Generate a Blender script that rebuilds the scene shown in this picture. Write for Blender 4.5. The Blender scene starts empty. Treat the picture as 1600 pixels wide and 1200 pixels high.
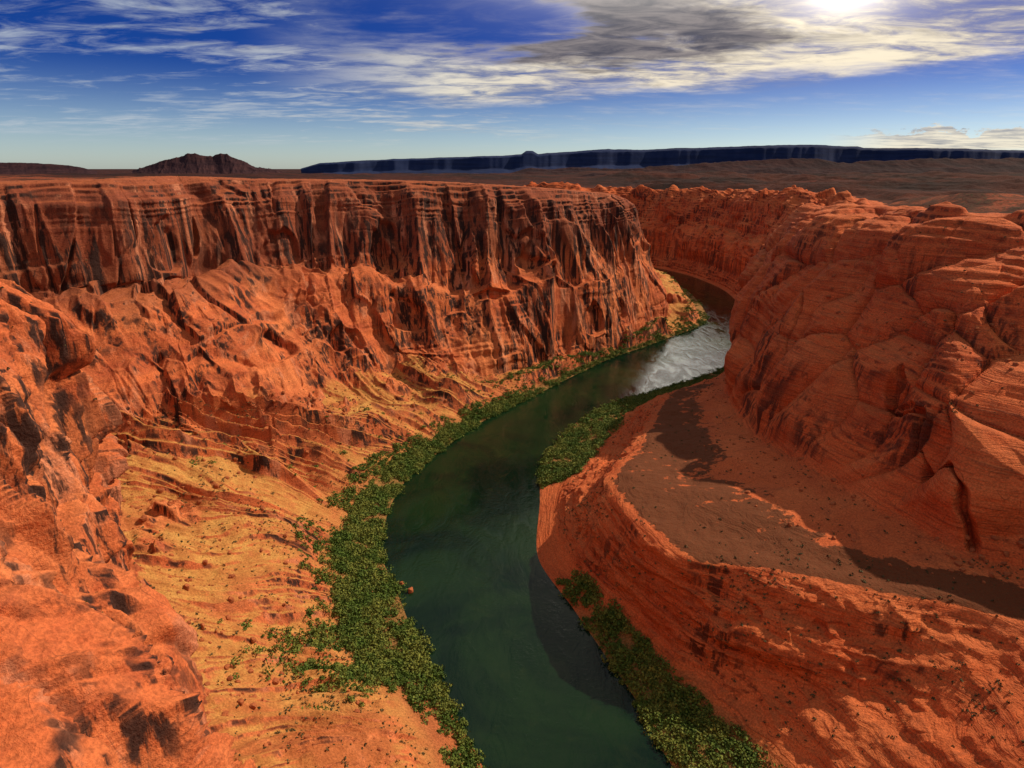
import bpy, math, numpy as np
rng=np.random.default_rng(7)
# ---------------------------------------------------------------- noise
def _h(ix,iy,iz,seed):
    h=(ix.astype(np.uint32)*np.uint32(374761393))^(iy.astype(np.uint32)*np.uint32(668265263))^(iz.astype(np.uint32)*np.uint32(2246822519))^np.uint32((seed*3266489917+12345)&0xffffffff)
    h^=h>>np.uint32(15); h*=np.uint32(2246822519); h^=h>>np.uint32(13); h*=np.uint32(3266489917); h^=h>>np.uint32(16)
    return h
def vn(x,y,z,seed=0):
    x=np.asarray(x,np.float32);y=np.asarray(y,np.float32)+0*x;z=np.asarray(z,np.float32)+0*x
    fx=np.floor(x);fy=np.floor(y);fz=np.floor(z)
    ix=fx.astype(np.int64);iy=fy.astype(np.int64);iz=fz.astype(np.int64)
    x=x-fx;y=y-fy;z=z-fz
    u=x*x*x*(x*(x*6-15)+10);v=y*y*y*(y*(y*6-15)+10);w=z*z*z*(z*(z*6-15)+10)
    def g(a,b,c): return _h(ix+a,iy+b,iz+c,seed).astype(np.float32)*np.float32(2/4294967295.)-1
    r=0
    for c in (0,1):
        x0=g(0,0,c)*(1-u)+g(1,0,c)*u
        x1=g(0,1,c)*(1-u)+g(1,1,c)*u
        r=r+(x0*(1-v)+x1*v)*(w if c else (1-w))
    return r
def fbm(x,y,z,o=4,seed=0,gain=.5):
    r=0;a=1.;s=0
    for i in range(o):
        r=r+a*vn(x,y,z,seed+i*17);s+=a;a*=gain
        x=x*2.03+3.1;y=y*2.03+1.7;z=z*2.03+.9
    return r/s
def ridge(x,y,z,o=3,seed=0):
    r=0;a=1.;s=0
    for i in range(o):
        r=r+a*(1-2*np.abs(vn(x,y,z,seed+i*13)));s+=a;a*=.5
        x=x*2.1+5.1;y=y*2.1+2.7;z=z*2.1+.3
    return r/s
def sstep(a,b,x):
    t=np.clip((x-a)/(b-a),0,1);return t*t*(3-2*t)
def voro(x,y,z,seed=0,full=False,wd=.16):
    # cell facets; block offsets and tilts fade to zero at the joints so the surface stays continuous
    x=np.asarray(x,np.float32);y=np.asarray(y,np.float32);z=np.asarray(z,np.float32)
    ix=np.floor(x).astype(np.int64);iy=np.floor(y).astype(np.int64);iz=np.floor(z).astype(np.int64)
    f1=np.full(x.shape,9.,np.float32);f2=f1.copy();cv=np.zeros(x.shape,np.float32)
    tl=np.zeros(x.shape,np.float32)
    k=np.float32(1/65535.)
    for a in (-1,0,1):
        for b in (-1,0,1):
            for c in (-1,0,1):
                h=_h(ix+a,iy+b,iz+c,seed)
                h2=h*np.uint32(2654435761)
                px=(ix+a)+(h&np.uint32(65535)).astype(np.float32)*k-x
                py=(iy+b)+(h>>np.uint32(16)).astype(np.float32)*k-y
                pz=(iz+c)+(h2>>np.uint32(16)).astype(np.float32)*k-z
                d=px**2+py**2+pz**2
                m=d<f1
                f2=np.where(m,f1,np.minimum(f2,d))
                r=(h2&np.uint32(65535)).astype(np.float32)*k
                cv=np.where(m,r,cv)
                if full:
                    h3=h2*np.uint32(2246822519)
                    g1=(h3&np.uint32(65535)).astype(np.float32)*k*2-1
                    g2=(h3>>np.uint32(16)).astype(np.float32)*k*2-1
                    tl=np.where(m,px*g1+py*g2+pz*(r*2-1)*.8,tl)
                f1=np.where(m,d,f1)
    f1=np.sqrt(f1);f2=np.sqrt(f2);s=sstep(0,wd,f2-f1)
    cv=.5+(cv-.5)*s;tl=tl*s
    if full: return f1,f2,cv,tl
    return f1,f2,cv
# ---------------------------------------------------------------- mesh util
def grid_mesh(name,P,mat,keep=None,attr=None,smooth=True):
    n,m=P.shape[:2]
    idx=np.arange(n*m).reshape(n,m)
    q=np.stack([idx[:-1,:-1],idx[1:,:-1],idx[1:,1:],idx[:-1,1:]],-1).reshape(-1,4)
    if keep is not None:
        q=q[keep.reshape(-1)]
    return raw_mesh(name,P.reshape(-1,3),q,mat,attr,smooth)
def raw_mesh(name,V,F,mat,attr=None,smooth=True):
    me=bpy.data.meshes.new(name)
    F=np.asarray(F);k=F.shape[1]
    me.vertices.add(len(V));me.vertices.foreach_set('co',np.asarray(V,np.float32).ravel())
    me.loops.add(F.size);me.loops.foreach_set('vertex_index',F.astype(np.int32).ravel())
    me.polygons.add(len(F));me.polygons.foreach_set('loop_start',np.arange(0,F.size,k,dtype=np.int32))
    try: me.polygons.foreach_set('loop_total',np.full(len(F),k,np.int32))
    except Exception: pass
    me.polygons.foreach_set('use_smooth',np.full(len(F),smooth,bool))
    me.update(calc_edges=True)
    if attr is not None:
        a=me.attributes.new('zone','FLOAT_COLOR','POINT')
        a.data.foreach_set('color',np.asarray(attr,np.float32).ravel())
    me.materials.append(mat)
    ob=bpy.data.objects.new(name,me);bpy.context.scene.collection.objects.link(ob)
    return ob
# ---------------------------------------------------------------- shader util
class NT:
    def __init__(s,nt): s.nt=nt;nt.nodes.clear()
    def n(s,t,**k):
        nd=s.nt.nodes.new(t)
        for a,b in k.items(): setattr(nd,a,b)
        return nd
    def l(s,a,b): s.nt.links.new(a,b)
    def inp(s,sock,v):
        if isinstance(v,bpy.types.NodeSocket): s.l(v,sock)
        elif v is not None: sock.default_value=v
    def m(s,op,a,b=None,c=None,clamp=False):
        nd=s.n('ShaderNodeMath',operation=op,use_clamp=clamp)
        s.inp(nd.inputs[0],a);s.inp(nd.inputs[1],b);s.inp(nd.inputs[2],c)
        return nd.outputs[0]
    def vm(s,op,a,b=None):
        nd=s.n('ShaderNodeVectorMath',operation=op);s.inp(nd.inputs[0],a);s.inp(nd.inputs[1],b);return nd.outputs[0]
    def mix(s,f,a,b,bt='MIX'):
        nd=s.n('ShaderNodeMix',data_type='RGBA',blend_type=bt);nd.clamp_factor=True
        s.inp(nd.inputs[0],f)
        for sk,v in ((nd.inputs[6],a),(nd.inputs[7],b)):
            if isinstance(v,tuple) and len(v)==3: v=v+(1,)
            s.inp(sk,v)
        return nd.outputs[2]
    def noise(s,vec,scale=1,detail=4,rough=.55,dist=0):
        nd=s.n('ShaderNodeTexNoise');s.inp(nd.inputs['Vector'],vec)
        nd.inputs['Scale'].default_value=scale;nd.inputs['Detail'].default_value=detail
        nd.inputs['Roughness'].default_value=rough;nd.inputs['Distortion'].default_value=dist
        return nd.outputs[0]
    def mr(s,v,a,b,c=0.,d=1.,smooth=True):
        nd=s.n('ShaderNodeMapRange');nd.interpolation_type='SMOOTHSTEP' if smooth else 'LINEAR'
        s.inp(nd.inputs[0],v)
        for i,x in enumerate((a,b,c,d)): s.inp(nd.inputs[1+i],x)
        return nd.outputs[0]
    def sxyz(s,v):
        nd=s.n('ShaderNodeSeparateXYZ');s.inp(nd.inputs[0],v);return nd.outputs
    def cxyz(s,a,b,c):
        nd=s.n('ShaderNodeCombineXYZ')
        for i,x in enumerate((a,b,c)): s.inp(nd.inputs[i],x)
        return nd.outputs[0]
    def bump(s,h,strength=1,dist=1,normal=None):
        nd=s.n('ShaderNodeBump');nd.inputs['Strength'].default_value=strength;nd.inputs['Distance'].default_value=dist
        s.inp(nd.inputs['Height'],h)
        if normal is not None: s.l(normal,nd.inputs['Normal'])
        return nd.outputs[0]
def new_mat(name):
    m=bpy.data.materials.new(name);m.use_nodes=True;return m,NT(m.node_tree)
def finish(t,col,rough=.9,normal=None,spec=.15):
    b=t.n('ShaderNodeBsdfPrincipled');t.inp(b.inputs['Base Color'],col);t.inp(b.inputs['Roughness'],rough)
    b.inputs['Specular IOR Level'].default_value=spec
    if normal is not None: t.l(normal,b.inputs['Normal'])
    o=t.n('ShaderNodeOutputMaterial');t.l(b.outputs[0],o.inputs[0]);return b
def rock_material(name,A,B,C,varnish=.8,cliff=True):
    m,t=new_mat(name)
    g=t.n('ShaderNodeNewGeometry');pos=g.outputs['Position'];N=t.sxyz(g.outputs['Normal']);P=t.sxyz(pos)
    zn=t.n('ShaderNodeAttribute',attribute_name='zone');zc=t.n('ShaderNodeSeparateColor');t.l(zn.outputs['Color'],zc.inputs[0])
    big=t.noise(pos,.012,4,.6)
    strata=t.noise(t.vm('MULTIPLY',pos,(.006,.006,.09)),1,5,.65,.5)
    fstr=t.noise(t.vm('MULTIPLY',pos,(.03,.03,.5) if cliff else (.022,.022,.42)),1,3,.6,.8 if cliff else 1.5)
    med=t.noise(pos,.09,5,.62)
    fine=t.noise(pos,.9,4,.7)
    jn=t.noise(t.vm('MULTIPLY',pos,(.045,.045,.017)),1,1,.4,.1)
    steep=t.mr(t.m('ABSOLUTE',N[2]),.78,.38)
    col=t.mix(t.mr(strata,.38,.62),A,B)
    col=t.mix(t.mr(big,.45,.68),col,C)
    col=t.mix(t.m('MULTIPLY',t.mr(med,.35,.7),.45),col,t.mix(.5,A,C))
    col=t.mix(t.m('MULTIPLY',t.mr(fstr,.53,.66),.20 if cliff else .45),col,(.16,.045,.026))
    st=t.noise(t.vm('MULTIPLY',pos,(.15,.15,.005)),1,5,.65,.2)
    st2=t.noise(t.vm('MULTIPLY',pos,(.018,.018,.009)),1,3,.5,.2)
    if cliff:
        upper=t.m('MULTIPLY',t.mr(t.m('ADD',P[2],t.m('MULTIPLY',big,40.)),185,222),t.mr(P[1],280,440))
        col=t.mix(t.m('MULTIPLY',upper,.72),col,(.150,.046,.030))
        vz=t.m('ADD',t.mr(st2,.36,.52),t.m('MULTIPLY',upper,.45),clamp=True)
    else:
        vz=t.m('ADD',t.mr(st2,.45,.62),t.mr(P[1],1200,1500,0,.6),clamp=True)
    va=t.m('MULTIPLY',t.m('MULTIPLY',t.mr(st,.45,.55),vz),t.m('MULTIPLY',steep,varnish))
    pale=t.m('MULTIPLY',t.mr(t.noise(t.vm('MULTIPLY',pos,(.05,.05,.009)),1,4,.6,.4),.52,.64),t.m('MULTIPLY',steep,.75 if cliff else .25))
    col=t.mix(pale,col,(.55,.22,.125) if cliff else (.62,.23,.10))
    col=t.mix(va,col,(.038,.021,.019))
    flat=t.mr(N[2],.80,.93)
    col=t.mix(t.m('MULTIPLY',flat,.45),col,(.40,.115,.042))
    gold=t.m('MULTIPLY',zc.outputs[0],t.mr(t.m('ADD',N[2],t.m('MULTIPLY',med,.5)),.76,1.05),clamp=True)
    gc=t.mix(t.mr(med,.35,.65),(.50,.265,.078),(.40,.165,.050))
    gc=t.mix(t.mr(big,.50,.66),gc,(.38,.12,.042))
    col=t.mix(gold,col,gc)
    bench=t.mr(t.m('ADD',zc.outputs[1],t.m('MULTIPLY',t.m('SUBTRACT',t.m('ADD',t.m('MULTIPLY',med,.5),t.m('MULTIPLY',big,.5)),.5),3.2)),.62,.72)
    bc=t.mix(t.mr(fine,.4,.62),(.17,.050,.020),(.105,.040,.018))
    col=t.mix(t.m('MULTIPLY',bench,t.mr(N[2],.6,.85)),col,bc)
    col=t.mix(t.m('MULTIPLY',zc.outputs[2],.75),col,t.mix(t.mr(fine,.4,.6),(.095,.10,.025),(.22,.14,.05)))
    col=t.mix(1.0,col,t.mix(t.mr(fine,.3,.7),(.70,.68,.68),(1.24,1.21,1.16)),'MULTIPLY')
    j1=t.mr(t.m('ABSOLUTE',t.m('SUBTRACT',jn,.5)),.0,.006,1,0)
    jj=t.m('MULTIPLY',j1,t.m('MULTIPLY',t.mr(med,.42,.58),t.m('SUBTRACT',1.,t.m('MAXIMUM',gold,zc.outputs[1]))))
    col=t.mix(t.m('MULTIPLY',jj,.5),col,(.07,.022,.016))
    h=t.m('ADD',t.m('MULTIPLY',fine,.75),t.m('MULTIPLY',med,2.2))
    h=t.m('ADD',h,t.m('MULTIPLY',fstr,.3 if cliff else 2.4))
    nb=t.bump(h,.9,1.0)
    finish(t,col,.92,nb,.12)
    return m
# ---------------------------------------------------------------- materials
m_wall=rock_material('red_sandstone_cliff',(.54,.138,.050),(.37,.084,.036),(.62,.205,.080),.97)
m_dome=rock_material('orange_slickrock',(.62,.128,.038),(.47,.085,.028),(.68,.185,.062),.8,False)
def simple_rock(name,a,b,sc,bd=2):
    m,t=new_mat(name);g=t.n('ShaderNodeNewGeometry');pos=g.outputs['Position']
    n1=t.noise(pos,sc,6,.65);n2=t.noise(t.vm('MULTIPLY',pos,(sc*.3,sc*.3,sc*8)),1,3,.6)
    col=t.mix(t.mr(n1,.35,.65),a,b);col=t.mix(t.mr(n2,.45,.6,0,.5),col,t.mix(.5,a,(.01,.01,.015)))
    finish(t,col,.95,t.bump(n1,.8,bd),.05);return m
m_mesa=simple_rock('haze_tinted_mesa_rock',(.014,.025,.075),(.024,.036,.092),.003,15)  # blue of the distance haze is put into the rock colour
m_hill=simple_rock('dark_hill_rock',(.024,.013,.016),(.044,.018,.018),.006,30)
m_esc=simple_rock('escarpment_rock',(.13,.036,.024),(.07,.023,.018),.02,8)
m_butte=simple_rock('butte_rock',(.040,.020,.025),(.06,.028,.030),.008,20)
m_boul=simple_rock('boulder_rock',(.42,.13,.05),(.30,.09,.04),.4,.5)
m_plat,t=new_mat('plateau_ground');g=t.n('ShaderNodeNewGeometry');pos=g.outputs['Position'];P=t.sxyz(pos)
a=t.noise(pos,.02,6,.65);b=t.noise(pos,.0022,6,.65);c=t.noise(pos,.25,3,.6)
col=t.mix(t.mr(a,.38,.58),(.25,.064,.031),(.07,.028,.019))
col=t.mix(t.mr(c,.5,.62,0,.6),col,(.04,.04,.02))
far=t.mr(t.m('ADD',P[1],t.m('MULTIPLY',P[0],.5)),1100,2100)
cloud_shade=t.mix(t.mr(b,.42,.58),(.018,.011,.011),(.052,.018,.014))  # cloud shadow on the far plain, painted into the ground colour
col=t.mix(t.m('MULTIPLY',far,.92),col,cloud_shade)
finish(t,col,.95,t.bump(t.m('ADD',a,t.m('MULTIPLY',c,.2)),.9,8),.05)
# water
m_water,t=new_mat('river_water');g=t.n('ShaderNodeNewGeometry');pos=g.outputs['Position'];P=t.sxyz(pos)
a=t.noise(pos,.010,4,.6,.6);b=t.noise(pos,.05,4,.6,.5)
col=t.mix(t.mr(a,.35,.65),(.0012,.0095,.0055),(.007,.024,.008))
col=t.mix(t.mr(b,.55,.75,0,.4),col,(.014,.028,.009))
r1=t.noise(pos,.35,3,.6);r2=t.noise(pos,1.3,3,.65);r3=t.noise(t.vm('MULTIPLY',pos,(.06,.025,.05)),1,3,.6,1.)
hh=t.m('ADD',t.m('MULTIPLY',r1,.38),t.m('MULTIPLY',r2,.16))
hh=t.m('MULTIPLY',hh,t.mr(r3,.3,.7,.2,1.1))
finish(t,col,.06,t.bump(hh,.75,1.0),.22)
def leaf_mat(name,c1,c2,c3):
    m,t=new_mat(name);g=t.n('ShaderNodeNewGeometry');pos=g.outputs['Position']
    a=t.noise(pos,.06,4,.65);b=t.noise(pos,.5,3,.6)
    col=t.mix(t.mr(a,.4,.6),c1,c2);col=t.mix(t.mr(b,.4,.65,0,.8),col,c3)
    finish(t,col,.8,None,.2);return m
m_leaf=leaf_mat('shrub_foliage',(.080,.135,.018),(.20,.215,.038),(.035,.065,.014))
m_scrub=leaf_mat('scrub_foliage',(.08,.08,.035),(.12,.095,.04),(.045,.045,.022))
# ---------------------------------------------------------------- terrain control sections
LEFT=[
 [(155,35,0),(150,25,10),(140,15,45),(130,-5,80),(125,-50,190),(125,-60,200),(120,-100,297)],
 [(55,145,0),(45,135,10),(25,110,40),(10,75,70),(5,25,180),(5,15,200),(0,-22,297)],
 [(0,205,0),(-30,200,10),(-60,180,34),(-80,162,60),(-86,142,121),(-95,80,204),(-75,5,297)],
 [(-17,246,0),(-45,245,14),(-82,240,32),(-120,197,55),(-114,177,129),(-145,144,214),(-145,60,297)],
 [(-40,295,0),(-78,300,6),(-120,278,13),(-158,237,52),(-146,206,155),(-155,164,214),(-190,110,296)],
 [(-60,340,0),(-110,330,6),(-150,315,25),(-196,270,62),(-171,230,178),(-180,199,224),(-225,165,295)],
 [(-85,395,0),(-125,378,7),(-175,345,40),(-228,314,72),(-201,260,200),(-210,244,237),(-258,225,293)],
 [(-108,440,0),(-140,420,10),(-195,390,52),(-260,354,85),(-232,291,235),(-250,278,264),(-290,280,290)],
 [(-112,470,0),(-140,455,8),(-220,415,60),(-300,395,92),(-291,342,190),(-304,323,255),(-330,320,288)],
 [(-114,500,0),(-140,488,8),(-235,455,62),(-335,430,100),(-380,375,180),(-390,365,200),(-400,350,288)],
 [(-113,530,0),(-140,518,8),(-240,490,60),(-345,465,95),(-420,445,180),(-430,440,190),(-445,430,287)],
 [(-107,569,0),(-135,553,8),(-235,525,55),(-325,505,92),(-392,530,182),(-412,540,187),(-433,545,288)],
 [(-92,610,0),(-120,600,8),(-215,565,45),(-291,530,85),(-333,592,178),(-356,618,184),(-368,630,290)],
 [(-75,650,0),(-100,640,7),(-180,600,40),(-246,561,80),(-315,630,178),(-345,680,183),(-355,718,291)],
 [(-48,705,0),(-72,695,7),(-140,670,35),(-215,670,72),(-266,718,174),(-284,745,180),(-292,782,287)],
 [(-20,750,0),(-40,740,7),(-95,735,25),(-155,755,50),(-182,790,166),(-194,818,172),(-202,858,285)],
 [(22,805,0),(5,800,5),(-40,792,15),(-75,795,30),(-76,855,133),(-80,865,140),(-89,914,281)],
 [(85,895,0),(76,898,4),(67,902,10),(58,910,18),(42,928,131),(40,936,140),(49,1006,271)],
 [(165,1000,0),(168,1008,4),(170,1016,9),(172,1026,15),(152,1035,113),(150,1043,120),(154,1129,260)],
 [(285,1125,0),(275,1122,4),(260,1120,9),(245,1122,15),(200,1118,130),(195,1126,140),(185,1180,255)],
 [(400,1260,0),(385,1255,3),(350,1250,8),(315,1245,18),(262,1210,120),(243,1210,141),(208,1225,248)],
 [(440,1440,0),(415,1440,4),(370,1430,12),(330,1420,25),(245,1390,140),(235,1390,150),(195,1380,246)],
 [(452,1660,0),(430,1660,4),(390,1660,15),(330,1660,30),(230,1650,140),(220,1650,150),(180,1650,240)],
 [(400,1870,0),(370,1870,4),(300,1890,15),(220,1910,30),(130,1890,140),(120,1880,150),(90,1850,240)],
 [(100,2080,0),(80,2070,4),(40,2060,15),(0,2050,30),(-35,1985,140),(-40,1980,150),(-50,1950,240)],
]
RIGHT=[
 [(200,40,0),(230,30,4),(300,10,45),(400,0,75),(480,60,82),(510,90,150),(560,150,190),(600,220,236),(640,280,258)],
 [(130,140,0),(160,140,4),(240,120,45),(320,130,75),(400,200,82),(420,240,150),(460,300,190),(500,370,236),(530,420,258)],
 [(81,246,0),(131,246,5),(226,205,50),(290,215,76),(345,265,82),(360,300,150),(405,360,192),(445,430,236),(470,475,259)],
 [(68,298,0),(108,284,4),(200,256,42),(267,268,75),(296,308,80),(311,350,150),(352,418,193),(393,486,238),(417,525,264)],
 [(46,370,0),(71,361,10),(130,296,40),(170,312,72),(270,323,80),(278,370,146),(313,437,188),(354,516,234),(390,561,261)],
 [(23,436,0),(42,440,10),(80,371,40),(105,338,68),(245,383,78),(285,457,152),(320,534,191),(350,603,238),(393,662,260)],
 [(26,518,0),(49,535,8),(64,458,35),(76,445,60),(237,466,72),(263,537,139),(298,617,187),(346,707,235),(412,789,257)],
 [(35,629,0),(92,634,6),(116,593,25),(124,553,50),(231,546,60),(255,613,116),(290,704,164),(351,807,217),(413,892,247)],
 [(109,765,0),(169,772,6),(188,734,25),(188,705,40),(263,726,45),(278,775,93),(319,873,131),(393,975,181),(474,1063,222)],
 [(345,960,0),(365,930,6),(345,890,20),(338,865,35),(345,850,45),(362,880,95),(415,950,130),(485,1040,175),(560,1120,215)],
 [(424,1169,0),(450,1150,5),(470,1130,30),(485,1120,60),(500,1110,80),(530,1130,120),(570,1170,150),(620,1210,190),(680,1250,225)],
 [(487,1336,0),(510,1330,5),(525,1325,20),(535,1322,35),(545,1320,50),(570,1330,110),(620,1350,140),(660,1380,200),(720,1420,235)],
 [(534,1475,0),(545,1478,5),(552,1480,15),(560,1480,25),(568,1482,40),(595,1490,105),(640,1510,130),(670,1530,200),(720,1568,242)],
 [(549,1643,0),(558,1648,5),(563,1650,15),(568,1652,25),(575,1655,40),(600,1680,105),(630,1700,130),(655,1725,200),(690,1750,238)],
 [(520,1850,0),(526,1858,5),(530,1862,15),(534,1867,25),(540,1872,40),(552,1895,105),(580,1920,130),(600,1950,200),(620,1990,232)],
 [(440,2020,0),(443,2027,5),(446,2032,15),(449,2038,25),(452,2045,40),(460,2065,105),(470,2090,130),(480,2120,200),(490,2150,230)],
 [(300,2120,0),(302,2127,5),(304,2132,15),(306,2138,25),(308,2145,40),(312,2180,105),(318,2210,130),(324,2250,200),(330,2300,230)],
 [(0,2200,0),(0,2208,5),(0,2215,15),(0,2222,25),(0,2230,40),(0,2270,105),(0,2300,130),(0,2350,200),(0,2400,235)],
]
LEFT=np.array(LEFT,float);RIGHT=np.array(RIGHT,float)
def catmull(C,counts):
    n=len(C);out=[];par=[]
    for i in range(n-1):
        p0=C[max(i-1,0)];p1=C[i];p2=C[i+1];p3=C[min(i+2,n-1)]
        k=counts[i];tt=np.arange(k)/k
        for u in tt:
            t1=(p2-p0)*.42;t2=(p3-p1)*.42
            h00=2*u**3-3*u*u+1;h10=u**3-2*u*u+u;h01=-2*u**3+3*u*u;h11=u**3-u*u
            out.append(h00*p1+h10*t1+h01*p2+h11*t2);par.append(i+u)
    out.append(C[-1]);par.append(n-1.)
    return np.array(out),np.array(par)
RP=np.concatenate([catmull(LEFT[:,-1],[12]*(len(LEFT)-1))[0],catmull(RIGHT[:,-1],[12]*(len(RIGHT)-1))[0][::-1]])
def Zp(x,y):
    sh=x.shape;x=x.ravel();y=y.ravel();o=np.zeros(len(x))
    for i in range(0,len(x),20000):
        d=(x[i:i+20000,None]-RP[None,:,0])**2+(y[i:i+20000,None]-RP[None,:,1])**2
        w=1/(d+40.)**1.5
        o[i:i+20000]=(w*RP[None,:,2]).sum(1)/w.sum(1)
    r=np.sqrt((x-100)**2+(y-800)**2)
    f=sstep(1500,5000,r)
    o=o*(1-f)+(282-100*sstep(1800,8000,r))*f
    return o.reshape(sh)
def loft(C,scount,tcount,side):
    S,par=catmull(C,scount)
    u=S[:,0]-S[:,1];u[:,2]=0;u/=np.linalg.norm(u,axis=1)[:,None]+1e-6
    p0=S[:,0]+u*18;p0[:,2]=-5
    rim=S[:,-1];tg=np.gradient(rim,axis=0);k=41
    ker=np.hanning(k);ker/=ker.sum()
    tg=np.stack([np.convolve(np.pad(tg[:,j],k//2,mode='edge'),ker,'valid') for j in range(3)],1)
    nr=np.stack([-tg[:,1],tg[:,0],0*tg[:,0]],1)*side;nr/=np.linalg.norm(nr,axis=1)[:,None]+1e-9
    c1=rim+nr*30;c1[:,2]=Zp(c1[:,0],c1[:,1])+.5
    c2=rim+nr*90;c2[:,2]=Zp(c2[:,0],c2[:,1])-6.
    R=np.concatenate([p0[:,None],S,c1[:,None],c2[:,None]],1)
    cols=[];tp=[]
    for j in range(R.shape[1]-1):
        for q in range(tcount[j]):
            f=q/tcount[j];cols.append(R[:,j]*(1-f)+R[:,j+1]*f);tp.append(j+f)
    cols.append(R[:,-1]);tp.append(R.shape[1]-1.)
    G=np.stack(cols,1)
    for _ in range(3):
        k=9;Gp=np.pad(G,((0,0),(k//2,k//2),(0,0)),mode='edge')
        G=sum(Gp[:,i:i+G.shape[1]] for i in range(k))/k
    return G,par,np.array(tp)
def normals(G):
    a=np.gradient(G,axis=0);b=np.gradient(G,axis=1)
    n=np.cross(a,b);n/=np.linalg.norm(n,axis=2)[...,None]+1e-9
    if n[...,2].mean()<0: n=-n
    for ax_ in (1,0):
        k=31;pad=[(0,0)]*3;pad[ax_]=(k//2,k//2)
        Np=np.pad(n,pad,mode='edge');zs=np.zeros_like(np.take(Np,[0],axis=ax_))
        cs=np.cumsum(np.concatenate([zs,Np],ax_),ax_)
        n=(cs[:,k:]-cs[:,:-k])/k if ax_==1 else (cs[k:]-cs[:-k])/k
    n/=np.linalg.norm(n,axis=2)[...,None]+1e-9
    return n
# ---- left wall
sc=[50,90]+[150]*7+[115]*9+[90]*3+[50]*3
tc=[6,22,70,75,135,45,135,30,8]
G,par,tp=loft(LEFT,sc,tc,1)
N=normals(G)
T=np.broadcast_to(tp[None],G.shape[:2]);S=np.broadcast_to(par[:,None],G.shape[:2])
x,y,z=G[...,0],G[...,1],G[...,2]
cd=np.sqrt(x*x+y*y+(z-300)**2);nearfade=sstep(35,120,cd)
near=1-sstep(8,9.5,S)
cl=sstep(3.7,4.3,T)*(1-sstep(6.75,7.05,T))
ta=sstep(1.6,2.4,T)*(1-sstep(3.9,4.4,T))
wx=x+14*vn(x/55,y/55,z/260,5);wy=y+14*vn(x/55,y/55,z/260,6)
amp=.5+.5*sstep(8,10,S)
alc=1-.4*sstep(8.5,9.5,S)*(1-sstep(4.8,5.6,T))
d=cl*amp*(20*ridge(wx/85,wy/85,z/700,2,11)+5*ridge(wx/26,wy/26,z/600,2,21))*alc
sh=z*.30*vn(x/150,y/150,0*x,7)
f1,f2,cv,tl=voro((wx+sh)/38,(wy+sh)/38,z/200,3,True,.10)
d+=cl*amp*((cv-.5)*12+tl*9)*alc
f1,f2,cv,tl=voro((wx+sh)/14,(wy-sh)/14,z/100,4,True)
rough=sstep(.05,.55,vn(x/60,y/60,z/50,34))
d+=cl*((cv-.5)*3.4+tl*3.2-.8*(1-sstep(0,.10,f2-f1)))*(.28+.45*np.maximum(rough,near*.8))
f1,f2,cv,tl=voro(wx/4.8,wy/4.8,z/18,8,True,.25)
d+=cl*((cv-.5)*1.0+tl*1.2)*(.1+.6*rough)*(1-near)
zz=z+4*vn(x/80,y/80,z/80,9)
bed=sstep(.05,.5,vn(x/60,y/60,z/35,33))*(1-near)
d+=cl*bed*(1.8*vn(zz*0,zz*0,zz/10,31)+.8*vn(zz*0,x/60,zz/3.4,32))
d+=cl*.55*fbm(x/7,y/7,z/16,4,41)
for s0,t0,a,b,dp in ((13.55,4.35,.30,.26,10),(14.5,4.3,.2,.22,8),(15.35,4.6,.25,.35,9),(16.4,5.0,.22,.3,8),(17.7,4.35,.16,.45,12),(18.5,4.4,.12,.3,9),(16.9,6.2,.2,.3,9),(14.1,6.15,.3,.35,10),(12.9,6.3,.16,.3,8),(12.2,6.25,.3,.4,9),(15.3,6.2,.22,.4,9)):
    q=np.sqrt(((S-s0)/a)**2+(np.maximum(T-t0,0)/b)**2+(np.minimum(T-t0,0)/(.3*b))**2)+.15*vn(x/12,y/12,z/12,47)
    d-=dp*(1-sstep(.76,1.0,q))
# near promontory: big tilted blocks and long joints
f1,f2,cv,tl=voro((x+.5*z)/29,(y-.4*z)/29,z/50,48,True,.10)
d+=near*cl*((cv-.5)*8+tl*12-2.8*(1-sstep(0,.09,f2-f1)))
f1,f2,cv,tl=voro((x-.2*z)/11,(y+.2*z)/11,z/20,49,True,.16)
d+=near*cl*((cv-.5)*2.2+tl*3.4-1.0*(1-sstep(0,.12,f2-f1)))*(.3+.7*sstep(-.3,.3,vn(x/25,y/25,z/25,50)))
f1,f2,cv,tl=voro(x/4.4,y/4.4,z/6.5,53,True,.25)
d+=near*cl*((cv-.5)*.9+tl*1.3)*sstep(-.2,.3,vn(x/18,y/18,z/18,54))
d+=near*cl*.6*fbm(x/3,y/3,z/3,3,45)
d-=near*cl*2
d+=sstep(6.9,7.2,T)*1.0*fbm(x/9,y/9,z/9,4,51)
d+=sstep(6.5,6.7,T)*(1-sstep(6.95,7.1,T))*1.6*vn(0*z,x/40,zz/2.2,52)
D=G+N*(d*nearfade)[...,None]
L=S*42
ww=8*vn(x/40,y/40,0*x,60)
w2=14*vn(x/70,y/70,0*x,68)
rg=ridge((L+w2+ww*2)/54,T*.25,0*T,1,62)*21+ridge((L+w2+ww)/19,T*.45,0*T,2,63)*11
rg=rg*sstep(1.9,2.7,T)
g3=ridge((L+w2+ww)/6,T*.9,0*T,2,64)*2.6*sstep(1.7,2.2,T)
D[...,2]+=ta*((rg+1)*(.6+.4*sstep(7,10,S))*(.4+.6*sstep(3,5,S))+g3+1.2*fbm(x/6,y/6,0*x,4,71)+3.0*fbm(x/22,y/22,0*x,3,73))
oc=sstep(.20,.45,fbm(x/45,y/45,z/45,3,75)+.18*sstep(2.9,3.9,T))*sstep(2.5,3.2,T)*(1-sstep(3.95,4.4,T))
f1,f2,cv,tl=voro(x/15,y/15,z/15,14,True)
D[...,2]+=oc*(cv*8+tl*8)
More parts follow.
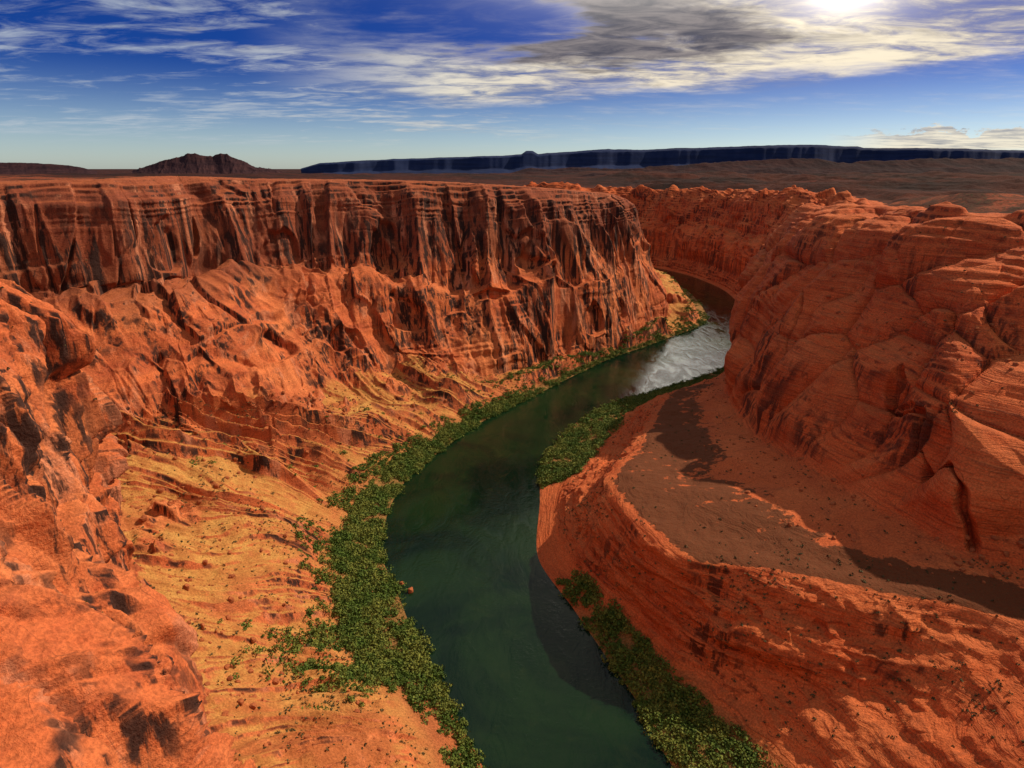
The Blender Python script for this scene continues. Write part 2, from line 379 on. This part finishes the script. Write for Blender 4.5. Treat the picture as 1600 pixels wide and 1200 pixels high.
D[...,2]=np.where(T<1.2,np.minimum(D[...,2],G[...,2]+.2),D[...,2])
zone=np.zeros(G.shape[:2]+(4,),np.float32);zone[...,3]=1
zone[...,0]=np.clip(ta*(1-.9*oc)*(1-sstep(3.8,4.3,T)),0,1)
zone[...,2]=sstep(.8,1.0,T)*(1-sstep(1.8,2.2,T))*(1-.7*(1-sstep(3.6,4.3,S)))
grid_mesh('canyon_wall',D,m_wall,attr=zone)
LD,LS,LT=D,S,T
# ---- right side
sc=[40,80]+[130]*7+[90]+[60]*2+[45]*5
tc=[6,22,65,55,80,85,65,65,60,30,8]
G,par,tp=loft(RIGHT,sc,tc,-1)
N=normals(G)
T=np.broadcast_to(tp[None],G.shape[:2]);S=np.broadcast_to(par[:,None],G.shape[:2])
x,y,z=G[...,0],G[...,1],G[...,2]
wx=x+16*vn(x/60,y/60,z/70,105);wy=y+16*vn(x/60,y/60,z/70,106)
up=sstep(4.9,5.5,T)*(1-sstep(9.1,9.5,T))
low=(1-sstep(6.2,7.2,T))
sl=sstep(1.8,2.4,T)*(1-sstep(3.8,4.1,T))
fa=sstep(9.5,11.,S)
f1,f2,cv,tl=voro(wx/72,wy/72,z/90,103,True)
pil=np.sqrt(np.clip(f2-f1,0,1))
d=up*(1-fa)*(20*(pil-.45)+(cv-.5)*5)
f1,f2,cv,tl=voro(wx/24,wy/24,z/22,104,True)
d+=up*(1-fa)*(5.0*(np.sqrt(np.clip(f2-f1,0,1))-.4)+tl*1.0)*(.04+.75*(1-low)*sstep(-.1,.35,vn(x/60,y/60,z/40,107)+.05))
d+=up*(9*ridge(wx/95,wy/95,z/150,2,111))
f1,f2,cv,tl=voro(wx/6,wy/6,z/4.5,108,True,.25)
d+=up*(1-.8*low)*((cv-.5)*.9+tl*.9)*sstep(.0,.5,vn(x/40,y/40,z/25,109))
d+=up*(.4*fbm(x/9,y/9,z/5,4,141))
zz=z+14*vn(x/55,y/55,z/60,109)+.12*x
d+=(up*(.3+.6*sstep(-.2,.3,vn(x/70,y/70,z/50,136)))+.35*sl)*(2.0*vn(zz*0,zz*0,zz/8,131)+1.0*vn(zz*0,x/60,zz/2.6,132))
d+=fa*up*(7*ridge(wx/30,wy/30,z/200,2,151)+12*ridge(wx/90,wy/90,z/300,1,152))
f1,f2,cv,tl=voro(wx/26,wy/26,z/60,153,True)
d+=fa*up*((cv-.5)*7+tl*8)
d+=sl*(4.0*ridge(x/40,y/40,z/14,3,161)+.8*fbm(x/5,y/5,z/3,4,165))
f1,f2,cv,tl=voro(wx/13,wy/13,z/9,167,True)
d+=sl*((cv-.5)*2.2+tl*2.2)*sstep(-.2,.3,vn(x/50,y/50,0*x,168))
d+=(sstep(3.9,4.1,T)*(1-sstep(4.9,5.2,T)))*(.6*fbm(x/8,y/8,0*x,4,171)+4.0*fbm(x/50,y/50,0*x,3,172))
d+=sstep(9,9.3,T)*3.0*fbm(x/16,y/16,z/9,4,151)
D=G+N*d[...,None]
zz=D[...,2]+6*vn(x/50,y/50,0*x,181);h=7.;q=zz/h;fr=q-np.floor(q);st=(sstep(.45,.95,fr)-fr)*h
D[...,2]+=st*(.34*sstep(6.8,7.6,T)*(1-sstep(9.6,10.2,T))+.22*sl+.10*up)
def seg(px,py,A,B):
    A=np.array(A);B=np.array(B);ab=B-A;t=np.clip(((px-A[0])*ab[0]+(py-A[1])*ab[1])/(ab@ab),0,1)
    return np.hypot(px-A[0]-t*ab[0],py-A[1]-t*ab[1])
def joint(A,B,w,dep,t0,t1,sd):
    jd=seg(D[...,0]+5.0*vn(z/28,0*z,0*z,sd)+1.2*vn(z/6,0*z,0*z,sd+50),D[...,1],A,B)
    ww_=w*(.7+.6*vn(z/12,0*z,0*z,sd+9))
    return (1-sstep(.3,1,jd/ww_))*sstep(t0,t0+.15,T)*(1-sstep(t1,t1+.3,T))*dep
cut=joint((272,320),(292,450),3.4,11,5.0,7.0,191)+joint((255,560),(300,640),1.8,4,5.6,7.2,193)
D=D-N*cut[...,None]
D[...,2]+=(1-sstep(.0,.25,np.abs(T-4.12)))*1.5
zone=np.zeros(G.shape[:2]+(4,),np.float32);zone[...,3]=1
zone[...,1]=sstep(3.95,4.1,T)*(1-sstep(4.45,4.85,T))*(1-sstep(8.2,8.8,S))
gv=(1-sstep(3.6,4.2,S))+sstep(6.2,6.7,S)*(1-sstep(9,9.5,S))
zone[...,2]=sstep(.8,1.0,T)*(1-sstep(1.9,2.2,T))*np.clip(gv,0,1)
grid_mesh('sandstone_dome_terrain',D,m_dome,attr=zone)
RD,RS,RT=D,S,T
# ---------------------------------------------------------------- plateau sheet
def axis(lo,hi,step,far,g=1.09):
    a=list(np.arange(lo,hi,step));s=step
    while a[-1]<far: s*=g;a.append(a[-1]+s)
    s=step
    while a[0]>-far: s*=g;a.insert(0,a[0]-s)
    return np.array(a)
ax=axis(-700,1600,10,60000,1.045);ay=axis(-250,2900,10,60000,1.045)
X,Y=np.meshgrid(ax,ay,indexing='ij')
def pip(x,y,poly):
    ins=np.zeros(x.shape,bool);n=len(poly)
    for i in range(n):
        x1,y1=poly[i][:2];x2,y2=poly[(i+1)%n][:2]
        if y1==y2: continue
        c=((y1>y)!=(y2>y))&(x<(x2-x1)*(y-y1)/(y2-y1)+x1);ins^=c
    return ins
ins=pip(X,Y,RP)
fx=X.ravel();fy=Y.ravel();md=np.zeros(len(fx))
for i in range(0,len(fx),20000):
    q=slice(i,i+20000);md[q]=np.sqrt(((fx[q,None]-RP[None,:,0])**2+(fy[q,None]-RP[None,:,1])**2).min(1))
md=md.reshape(X.shape)
Z=Zp(X,Y)
rr=np.hypot(X,Y)
Z+=2.5*fbm(X/40,Y/40,0*X,3,201)-2.5+ sstep(90,600,md)*14*ridge(X/350,Y/500,0*X,4,205)*(1-.7*sstep(8000,20000,rr))
Z+=sstep(2200,3500,rr)*(1-sstep(7000,12000,rr))*26*ridge(X/700,Y/1100,0*X,4,207)*sstep(-200,500,X)
tr=sstep(45,140,md)*sstep(380,520,X)*(1-sstep(2800,4000,rr))*(12+24*fbm(X/150,Y/190,0*X,4,209))
q=tr/6.;fr=q-np.floor(q);tr=(np.floor(q)+sstep(.6,.95,fr))*6.
Z+=tr
Z=np.minimum(Z,296)
bad=ins|(md<34)
bad|=(X>60)&(X<560)&(Y<200)&(Y>-260)
keep=~(bad[:-1,:-1]|bad[1:,:-1]|bad[1:,1:]|bad[:-1,1:])
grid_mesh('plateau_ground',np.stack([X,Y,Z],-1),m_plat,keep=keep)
# ---------------------------------------------------------------- river
wx_=np.linspace(-200,700,10);wy_=np.linspace(-200,2400,27)
WX,WY=np.meshgrid(wx_,wy_,indexing='ij')
grid_mesh('river',np.stack([WX,WY,0*WX],-1),m_water)
# ---------------------------------------------------------------- distant landforms: (bearing tangent x1000, rise over distance x10000)
def landform(name,pts,dist,mat,depth,seed,rough,flat=False,base=240):
    pts=np.array(pts,float)*np.array([1e-3,1e-4]);n=900
    b=np.linspace(pts[0,0],pts[-1,0],n);e=np.interp(b,pts[:,0],pts[:,1])
    if flat: e=e+.0006*fbm(b*14,b*0,b*0,5,seed+9)*np.clip((e-e.min())/.004,0,1)
    rows=[(-depth*.55,0),(-depth*.35,.22),(-depth*.18,.40),(-depth*.10,.52),(-depth*.06,.93),(0,1.),(depth*.5,1.),(depth,0)] if flat else [(-depth*.5,0),(-depth*.3,.35),(-depth*.12,.7),(0,1),(depth*.2,.6),(depth*.6,0)]
    R=[]
    for dy,f in rows:
        yy=dist+dy;yv=yy+depth*.22*fbm(b*dist/ (depth*.6),b*0+dy*.0,b*0,5,seed)*(1 if flat else .4)
        top=300+e*dist
        zz=base+(top-base)*f
        R.append(np.stack([b*yv,yv,zz],1))
    R=np.stack(R,1)
    out=[]
    for j in range(R.shape[1]-1):
        for q in range(10): out.append(R[:,j]*(1-q/10)+R[:,j+1]*q/10)
    out.append(R[:,-1]);Gm=np.stack(out,1)
    hgt=Gm[...,2]-base
    Gm[...,2]+=rough*np.clip(hgt/60,0,1)*ridge(Gm[...,0]/(depth*.15),Gm[...,1]/(depth*.2),hgt*0,4,seed+3)*(.15 if flat else 1)
    if flat: Gm[...,1]+=rough*fbm(Gm[...,0]/(depth*.14),hgt*0,hgt*0,4,seed+5)
    return grid_mesh(name,Gm,mat)
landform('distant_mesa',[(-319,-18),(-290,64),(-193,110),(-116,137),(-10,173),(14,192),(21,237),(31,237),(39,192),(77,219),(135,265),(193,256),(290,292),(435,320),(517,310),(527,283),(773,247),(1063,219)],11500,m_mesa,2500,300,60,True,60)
landform('dark_foothills',[(-29,-128),(0,-73),(29,-9),(58,-37),(97,-9),(155,-46),(242,9),(338,73),(435,110),(512,73),(580,100),(773,137),(1063,155)],5000,m_hill,1500,320,20,False,180)
landform('dark_foothills',[(77,-164),(126,-91),(174,-119),(251,-55),(309,-91),(406,-18),(502,-73),(599,-18),(773,18),(1063,0)],3400,m_hill,900,328,12,False,220)
landform('red_escarpment',[(338,-347),(367,-292),(425,-210),(483,-173),(580,-201),(676,-137),(773,-164),(1063,-128)],2500,m_esc,420,340,22,True,212)
landform('desert_butte',[(-575,-55),(-541,46),(-514,110),(-487,192),(-475,201),(-462,173),(-450,146),(-437,201),(-425,173),(-408,100),(-385,0),(-348,-55)],5000,m_butte,500,340,12,False,200)
landform('low_ridge',[(-966,55),(-773,73),(-715,64),(-657,18),(-628,-55)],8000,m_butte,900,360,6,False,130)
# ---------------------------------------------------------------- vegetation
def sample(D,S,T,n,s0,s1,t0,t1,bias=1.):
    par=S[:,0];tp=T[0]
    i=np.searchsorted(par,rng.uniform(s0,s1,n)).clip(0,len(par)-1)
    j=np.searchsorted(tp,t0+(t1-t0)*rng.uniform(0,1,n)**bias).clip(0,len(tp)-1)
    return D[i,j]
def gsample(D,S,T,n,s0,ss,t0,ts):
    par=S[:,0];tp=T[0]
    i=np.searchsorted(par,rng.normal(s0,ss,n)).clip(0,len(par)-1)
    j=np.searchsorted(tp,np.maximum(rng.normal(t0,ts,n),1.05)).clip(0,len(tp)-1)
    return D[i,j]
def leafy(name,P,size,nleaf,leaf,mat,squash=.75):
    n=len(P)
    sz=size*(.30+1.25*rng.uniform(0,1,n)**2.0)
    c=np.repeat(P,nleaf,0);s=np.repeat(sz,nleaf)
    dirs=rng.normal(size=(len(c),3));dirs/=np.linalg.norm(dirs,axis=1)[:,None];dirs[:,2]=np.abs(dirs[:,2])
    lob=rng.normal(size=(n,3,3))
    pick=rng.integers(0,3,len(c));pl=lob[np.repeat(np.arange(n),nleaf),pick]*.36;pl[:,2]=np.abs(pl[:,2])*.6
    r=rng.uniform(.25,1,len(c))**.5*.6
    c=c+(dirs*r[:,None]+pl)*s[:,None]*np.array([1,1,squash])
    a=rng.normal(size=(len(c),3));a/=np.linalg.norm(a,axis=1)[:,None]
    b=np.cross(a,dirs+.3*rng.normal(size=a.shape));b/=np.linalg.norm(b,axis=1)[:,None]+1e-6
    ls=(leaf*np.sqrt(s*size)*rng.uniform(.6,1.3,len(c)))[:,None]
    a*=ls;b*=ls
    V=np.stack([c-a-b*.6,c+a-b,c+a*.7+b,c-a*.8+b*.9],1).reshape(-1,3)
    F=np.arange(len(V)).reshape(-1,4)
    return raw_mesh(name,V,F,mat,None,False)
P1=[sample(LD,LS,LT,2300,4.3,9,1.03,2.05,1.2),sample(LD,LS,LT,500,2,4.4,1.03,1.7,1.4),gsample(LD,LS,LT,560,4.4,.3,2.3,.4),sample(LD,LS,LT,500,5.0,8,1.8,2.4,1.5),
    sample(LD,LS,LT,3400,9,16,1.03,2.2,1.1),sample(LD,LS,LT,1400,16,20,1.0,3.3),
    sample(LD,LS,LT,420,19.5,22,1.0,3.0),sample(LD,LS,LT,120,9,17,2.0,3.4,1.8),
    sample(RD,RS,RT,3300,6.3,9,1.05,2.25),sample(RD,RS,RT,900,1.8,4.5,1.05,2.05)]
P1=np.concatenate(P1)
msk=(vn(P1[:,0]/16,P1[:,1]/16,0*P1[:,0],401)+.5*vn(P1[:,0]/6,P1[:,1]/6,0*P1[:,0],403))>-.5
leafy('riparian_shrubs',P1[msk],4.9,85,.090,m_leaf)
P2=np.concatenate([sample(LD,LS,LT,10000,2,17,2.0,4.0),sample(RD,RS,RT,2600,1.5,8.5,2.0,4.0),sample(RD,RS,RT,1200,1.5,8.5,4.0,5.0),sample(RD,RS,RT,600,1.5,8.5,6.0,9.0),sample(LD,LS,LT,1300,1,19,4,9)])
msk=(vn(P2[:,0]/26,P2[:,1]/26,0*P2[:,0],402)+.6*rng.normal(size=len(P2)))>.1
leafy('desert_scrub',P2[msk],1.1,14,.28,m_scrub,.8)
# ---------------------------------------------------------------- boulders
import bmesh
bm=bmesh.new();bmesh.ops.create_icosphere(bm,subdivisions=2,radius=1);iv=np.array([v.co[:] for v in bm.verts]);ifc=np.array([[v.index for v in f.verts] for f in bm.faces]);bm.free()
def boulders(name,P,s0,s1,seed):
    Vs=[];Fs=[]
    for i,p in enumerate(P):
        s=s0+(s1-s0)*rng.random()**3
        v=iv*s*rng.uniform(.6,1.1,3);q=rng.uniform(0,50,3)
        v=np.sign(v)*np.abs(v/s)**.7*s*.8
        v=v*(1+.35*vn(iv[:,0]*1.3+q[0],iv[:,1]*1.3+q[1],iv[:,2]*1.3+q[2],seed))[:,None]
        an=rng.uniform(0,6.28);c_,s_=math.cos(an),math.sin(an)
        v=np.stack([v[:,0]*c_-v[:,1]*s_,v[:,0]*s_+v[:,1]*c_,v[:,2]],1)
        Vs.append(v+p);Fs.append(ifc+i*len(iv))
    return raw_mesh(name,np.concatenate(Vs),np.concatenate(Fs),m_boul,None,False)
boulders('talus_boulders',np.concatenate([sample(LD,LS,LT,1300,2,17,2.5,4.1),sample(RD,RS,RT,400,2,8.5,4.5,5.2),sample(RD,RS,RT,200,2,6,6.3,7.2)]),.3,2.6,5)
boulders('river_rock',np.array([(-76,392,.6)]),3.0,3.2,6)
boulders('river_rock',np.array([(-84,401,.0)]),2.0,2.2,6)
# ---------------------------------------------------------------- world
SUN_AZ=64;SUN_EL=40
w=bpy.data.worlds.new('World');bpy.context.scene.world=w;w.use_nodes=True;t=NT(w.node_tree)
sky=t.n('ShaderNodeTexSky',sky_type='NISHITA');sky.sun_disc=False;sky.sun_elevation=math.radians(SUN_EL);sky.sun_rotation=math.radians(SUN_AZ)
sky.altitude=1300
tc_=t.n('ShaderNodeTexCoord');dv=tc_.outputs['Generated'];D3=t.sxyz(dv)
az=t.m('MULTIPLY',t.m('ARCTAN2',D3[0],D3[1]),57.2958);el=t.m('MULTIPLY',t.m('ARCSINE',D3[2]),57.2958)
zc=t.m('ADD',t.m('MAXIMUM',D3[2],0.),.07)
pl=t.cxyz(t.m('DIVIDE',D3[0],zc),t.m('DIVIDE',D3[1],zc),0.)
skyc=t.vm('MULTIPLY',sky.outputs[0],(.1,.1,.1))
tint=t.mix(t.mr(el,0,8.5,0,1),(.78,.90,1.06),(.035,.15,.56))
base=t.mix(1.,skyc,tint,'MULTIPLY')
n1=t.noise(t.vm('MULTIPLY',pl,(.55,1.0,1)),.9,8,.62,.5)
n2=t.noise(t.vm('ADD',pl,(7,3,2)),.35,4,.55,.3)
n3=t.noise(t.vm('MULTIPLY',pl,(1.0,1.8,1)),2.6,7,.65,.6)
n4=t.noise(t.vm('ADD',t.vm('MULTIPLY',pl,(.8,1.1,1)),(2,9,4)),1.2,9,.62,.3)
nm=t.m('ADD',t.m('MULTIPLY',n3,.45),t.m('MULTIPLY',n4,.55))
edge=t.m('ADD',5.4,t.m('ADD',t.m('MULTIPLY',az,.03),t.m('MULTIPLY',t.m('SUBTRACT',n1,.5),5.)))
band=t.m('MULTIPLY',t.mr(t.m('SUBTRACT',el,edge),-.2,1.2),t.mr(az,-22,-4))
hx=t.m('DIVIDE',t.m('SUBTRACT',az,-4.),10.);hy=t.m('DIVIDE',t.m('SUBTRACT',el,11.2),2.6)
hole=t.mr(t.m('ADD',t.m('ADD',t.m('MULTIPLY',hx,hx),t.m('MULTIPLY',hy,hy)),t.m('MULTIPLY',t.m('SUBTRACT',n1,.5),4.5)),.3,1.9,1,0)
band=t.m('MULTIPLY',band,t.m('SUBTRACT',1.,hole))
wisp=t.m('MULTIPLY',t.mr(t.m('ADD',t.m('MULTIPLY',n1,.6),t.m('MULTIPLY',n3,.4)),.47,.66),t.mr(az,6,-12,.15,.80))
wisp=t.m('MULTIPLY',wisp,t.mr(el,1.2,3.0))
wisp=t.m('MULTIPLY',wisp,t.m('SUBTRACT',1.,t.m('MULTIPLY',hole,.8)))
high=t.mr(t.m('ADD',el,t.m('MULTIPLY',n2,8.)),20,30,0,.52)  # unseen cloud cover overhead, added to whiten the ambient light
cd=t.m('MAXIMUM',t.m('MULTIPLY',band,t.mr(nm,.36,.56,.3,1.)),t.m('MAXIMUM',wisp,high))
cn=t.noise(t.cxyz(t.m('MULTIPLY',az,.45),t.m('MULTIPLY',el,.9),0.),1.0,6,.6)
cu=t.m('MULTIPLY',t.mr(t.m('SUBTRACT',t.m('ADD',1.2,t.m('MULTIPLY',cn,3.8)),el),.5,.75),t.m('MULTIPLY',t.mr(az,24,31),t.mr(el,.9,1.4)))
cd=t.m('MAXIMUM',cd,t.m('MULTIPLY',cu,.85))
gx=t.m('SUBTRACT',az,25.);gy=t.m('MULTIPLY',t.m('SUBTRACT',el,12.),1.9)
gr=t.m('SQRT',t.m('ADD',t.m('MULTIPLY',gx,gx),t.m('MULTIPLY',gy,gy)))
g1=t.m('EXPONENT',t.m('MULTIPLY',gr,-.62));g2=t.m('EXPONENT',t.m('MULTIPLY',gr,-.11))
bx=t.m('DIVIDE',t.m('SUBTRACT',az,11.),12.);by=t.m('DIVIDE',t.m('SUBTRACT',el,19.5),4.4)
g3=t.m('EXPONENT',t.m('MULTIPLY',t.m('ADD',t.m('MULTIPLY',bx,bx),t.m('MULTIPLY',by,by)),-1.))  # unseen bright sky patch above the frame, added for the river glint
ccol=t.mix(t.mr(nm,.38,.60),(.28,.27,.30),(.92,.81,.62))
ccol=t.mix(t.mr(az,-30,10,0,1),(.50,.56,.62),ccol)
dx_=t.m('DIVIDE',t.m('SUBTRACT',az,9.),10.);dy_=t.m('DIVIDE',t.m('SUBTRACT',el,10.2),2.4)
de=t.m('SUBTRACT',1.,t.m('ADD',t.m('MULTIPLY',dx_,dx_),t.m('MULTIPLY',dy_,dy_)))
de=t.mr(t.m('ADD',de,t.m('MULTIPLY',t.m('SUBTRACT',n4,.5),9.)),-.8,.8,0,.97)
dk2=t.m('MULTIPLY',t.mr(n4,.50,.62,0,.8),t.mr(el,7.8,10.))
fin=t.mix(cd,base,ccol)
glow=t.mix(1.,t.mix(g1,(.0,.0,.0),(3.4,3.0,2.3)),t.mix(g2,(0,0,0),(.20,.16,.10)),'ADD')
fin=t.mix(1.,fin,glow,'ADD')
fin=t.mix(t.m('MULTIPLY',t.m('MAXIMUM',de,dk2),t.mr(cd,.15,.5)),fin,t.mix(t.mr(n3,.35,.65),(.075,.075,.105),(.25,.22,.23)))
fin=t.mix(1.,fin,t.mix(g3,(0,0,0),(3.2,3.0,2.6)),'ADD')
bg=t.n('ShaderNodeBackground');t.l(fin,bg.inputs[0]);bg.inputs[1].default_value=1.
o=t.n('ShaderNodeOutputWorld');t.l(bg.outputs[0],o.inputs[0])
# sun
sl_=bpy.data.lights.new('sun','SUN');sl_.energy=5.0;sl_.angle=math.radians(.6);sl_.color=(1,.82,.60)
so=bpy.data.objects.new('sun',sl_);bpy.context.scene.collection.objects.link(so)
from mathutils import Vector
a_=math.radians(SUN_AZ);e_=math.radians(SUN_EL)
so.rotation_euler=Vector((math.sin(a_)*math.cos(e_),math.cos(a_)*math.cos(e_),math.sin(e_))).to_track_quat('Z','Y').to_euler()
# camera
cam=bpy.data.cameras.new('camera');co=bpy.data.objects.new('camera',cam);bpy.context.scene.collection.objects.link(co)
cam.sensor_width=36;cam.lens=22;cam.clip_end=200000;cam.clip_start=.5
co.location=(0,0,300);co.rotation_euler=(math.radians(90-19.07),0,0)
bpy.context.scene.camera=co
s=bpy.context.scene;s.view_settings.view_transform='Standard';s.view_settings.look='None';s.view_settings.exposure=0
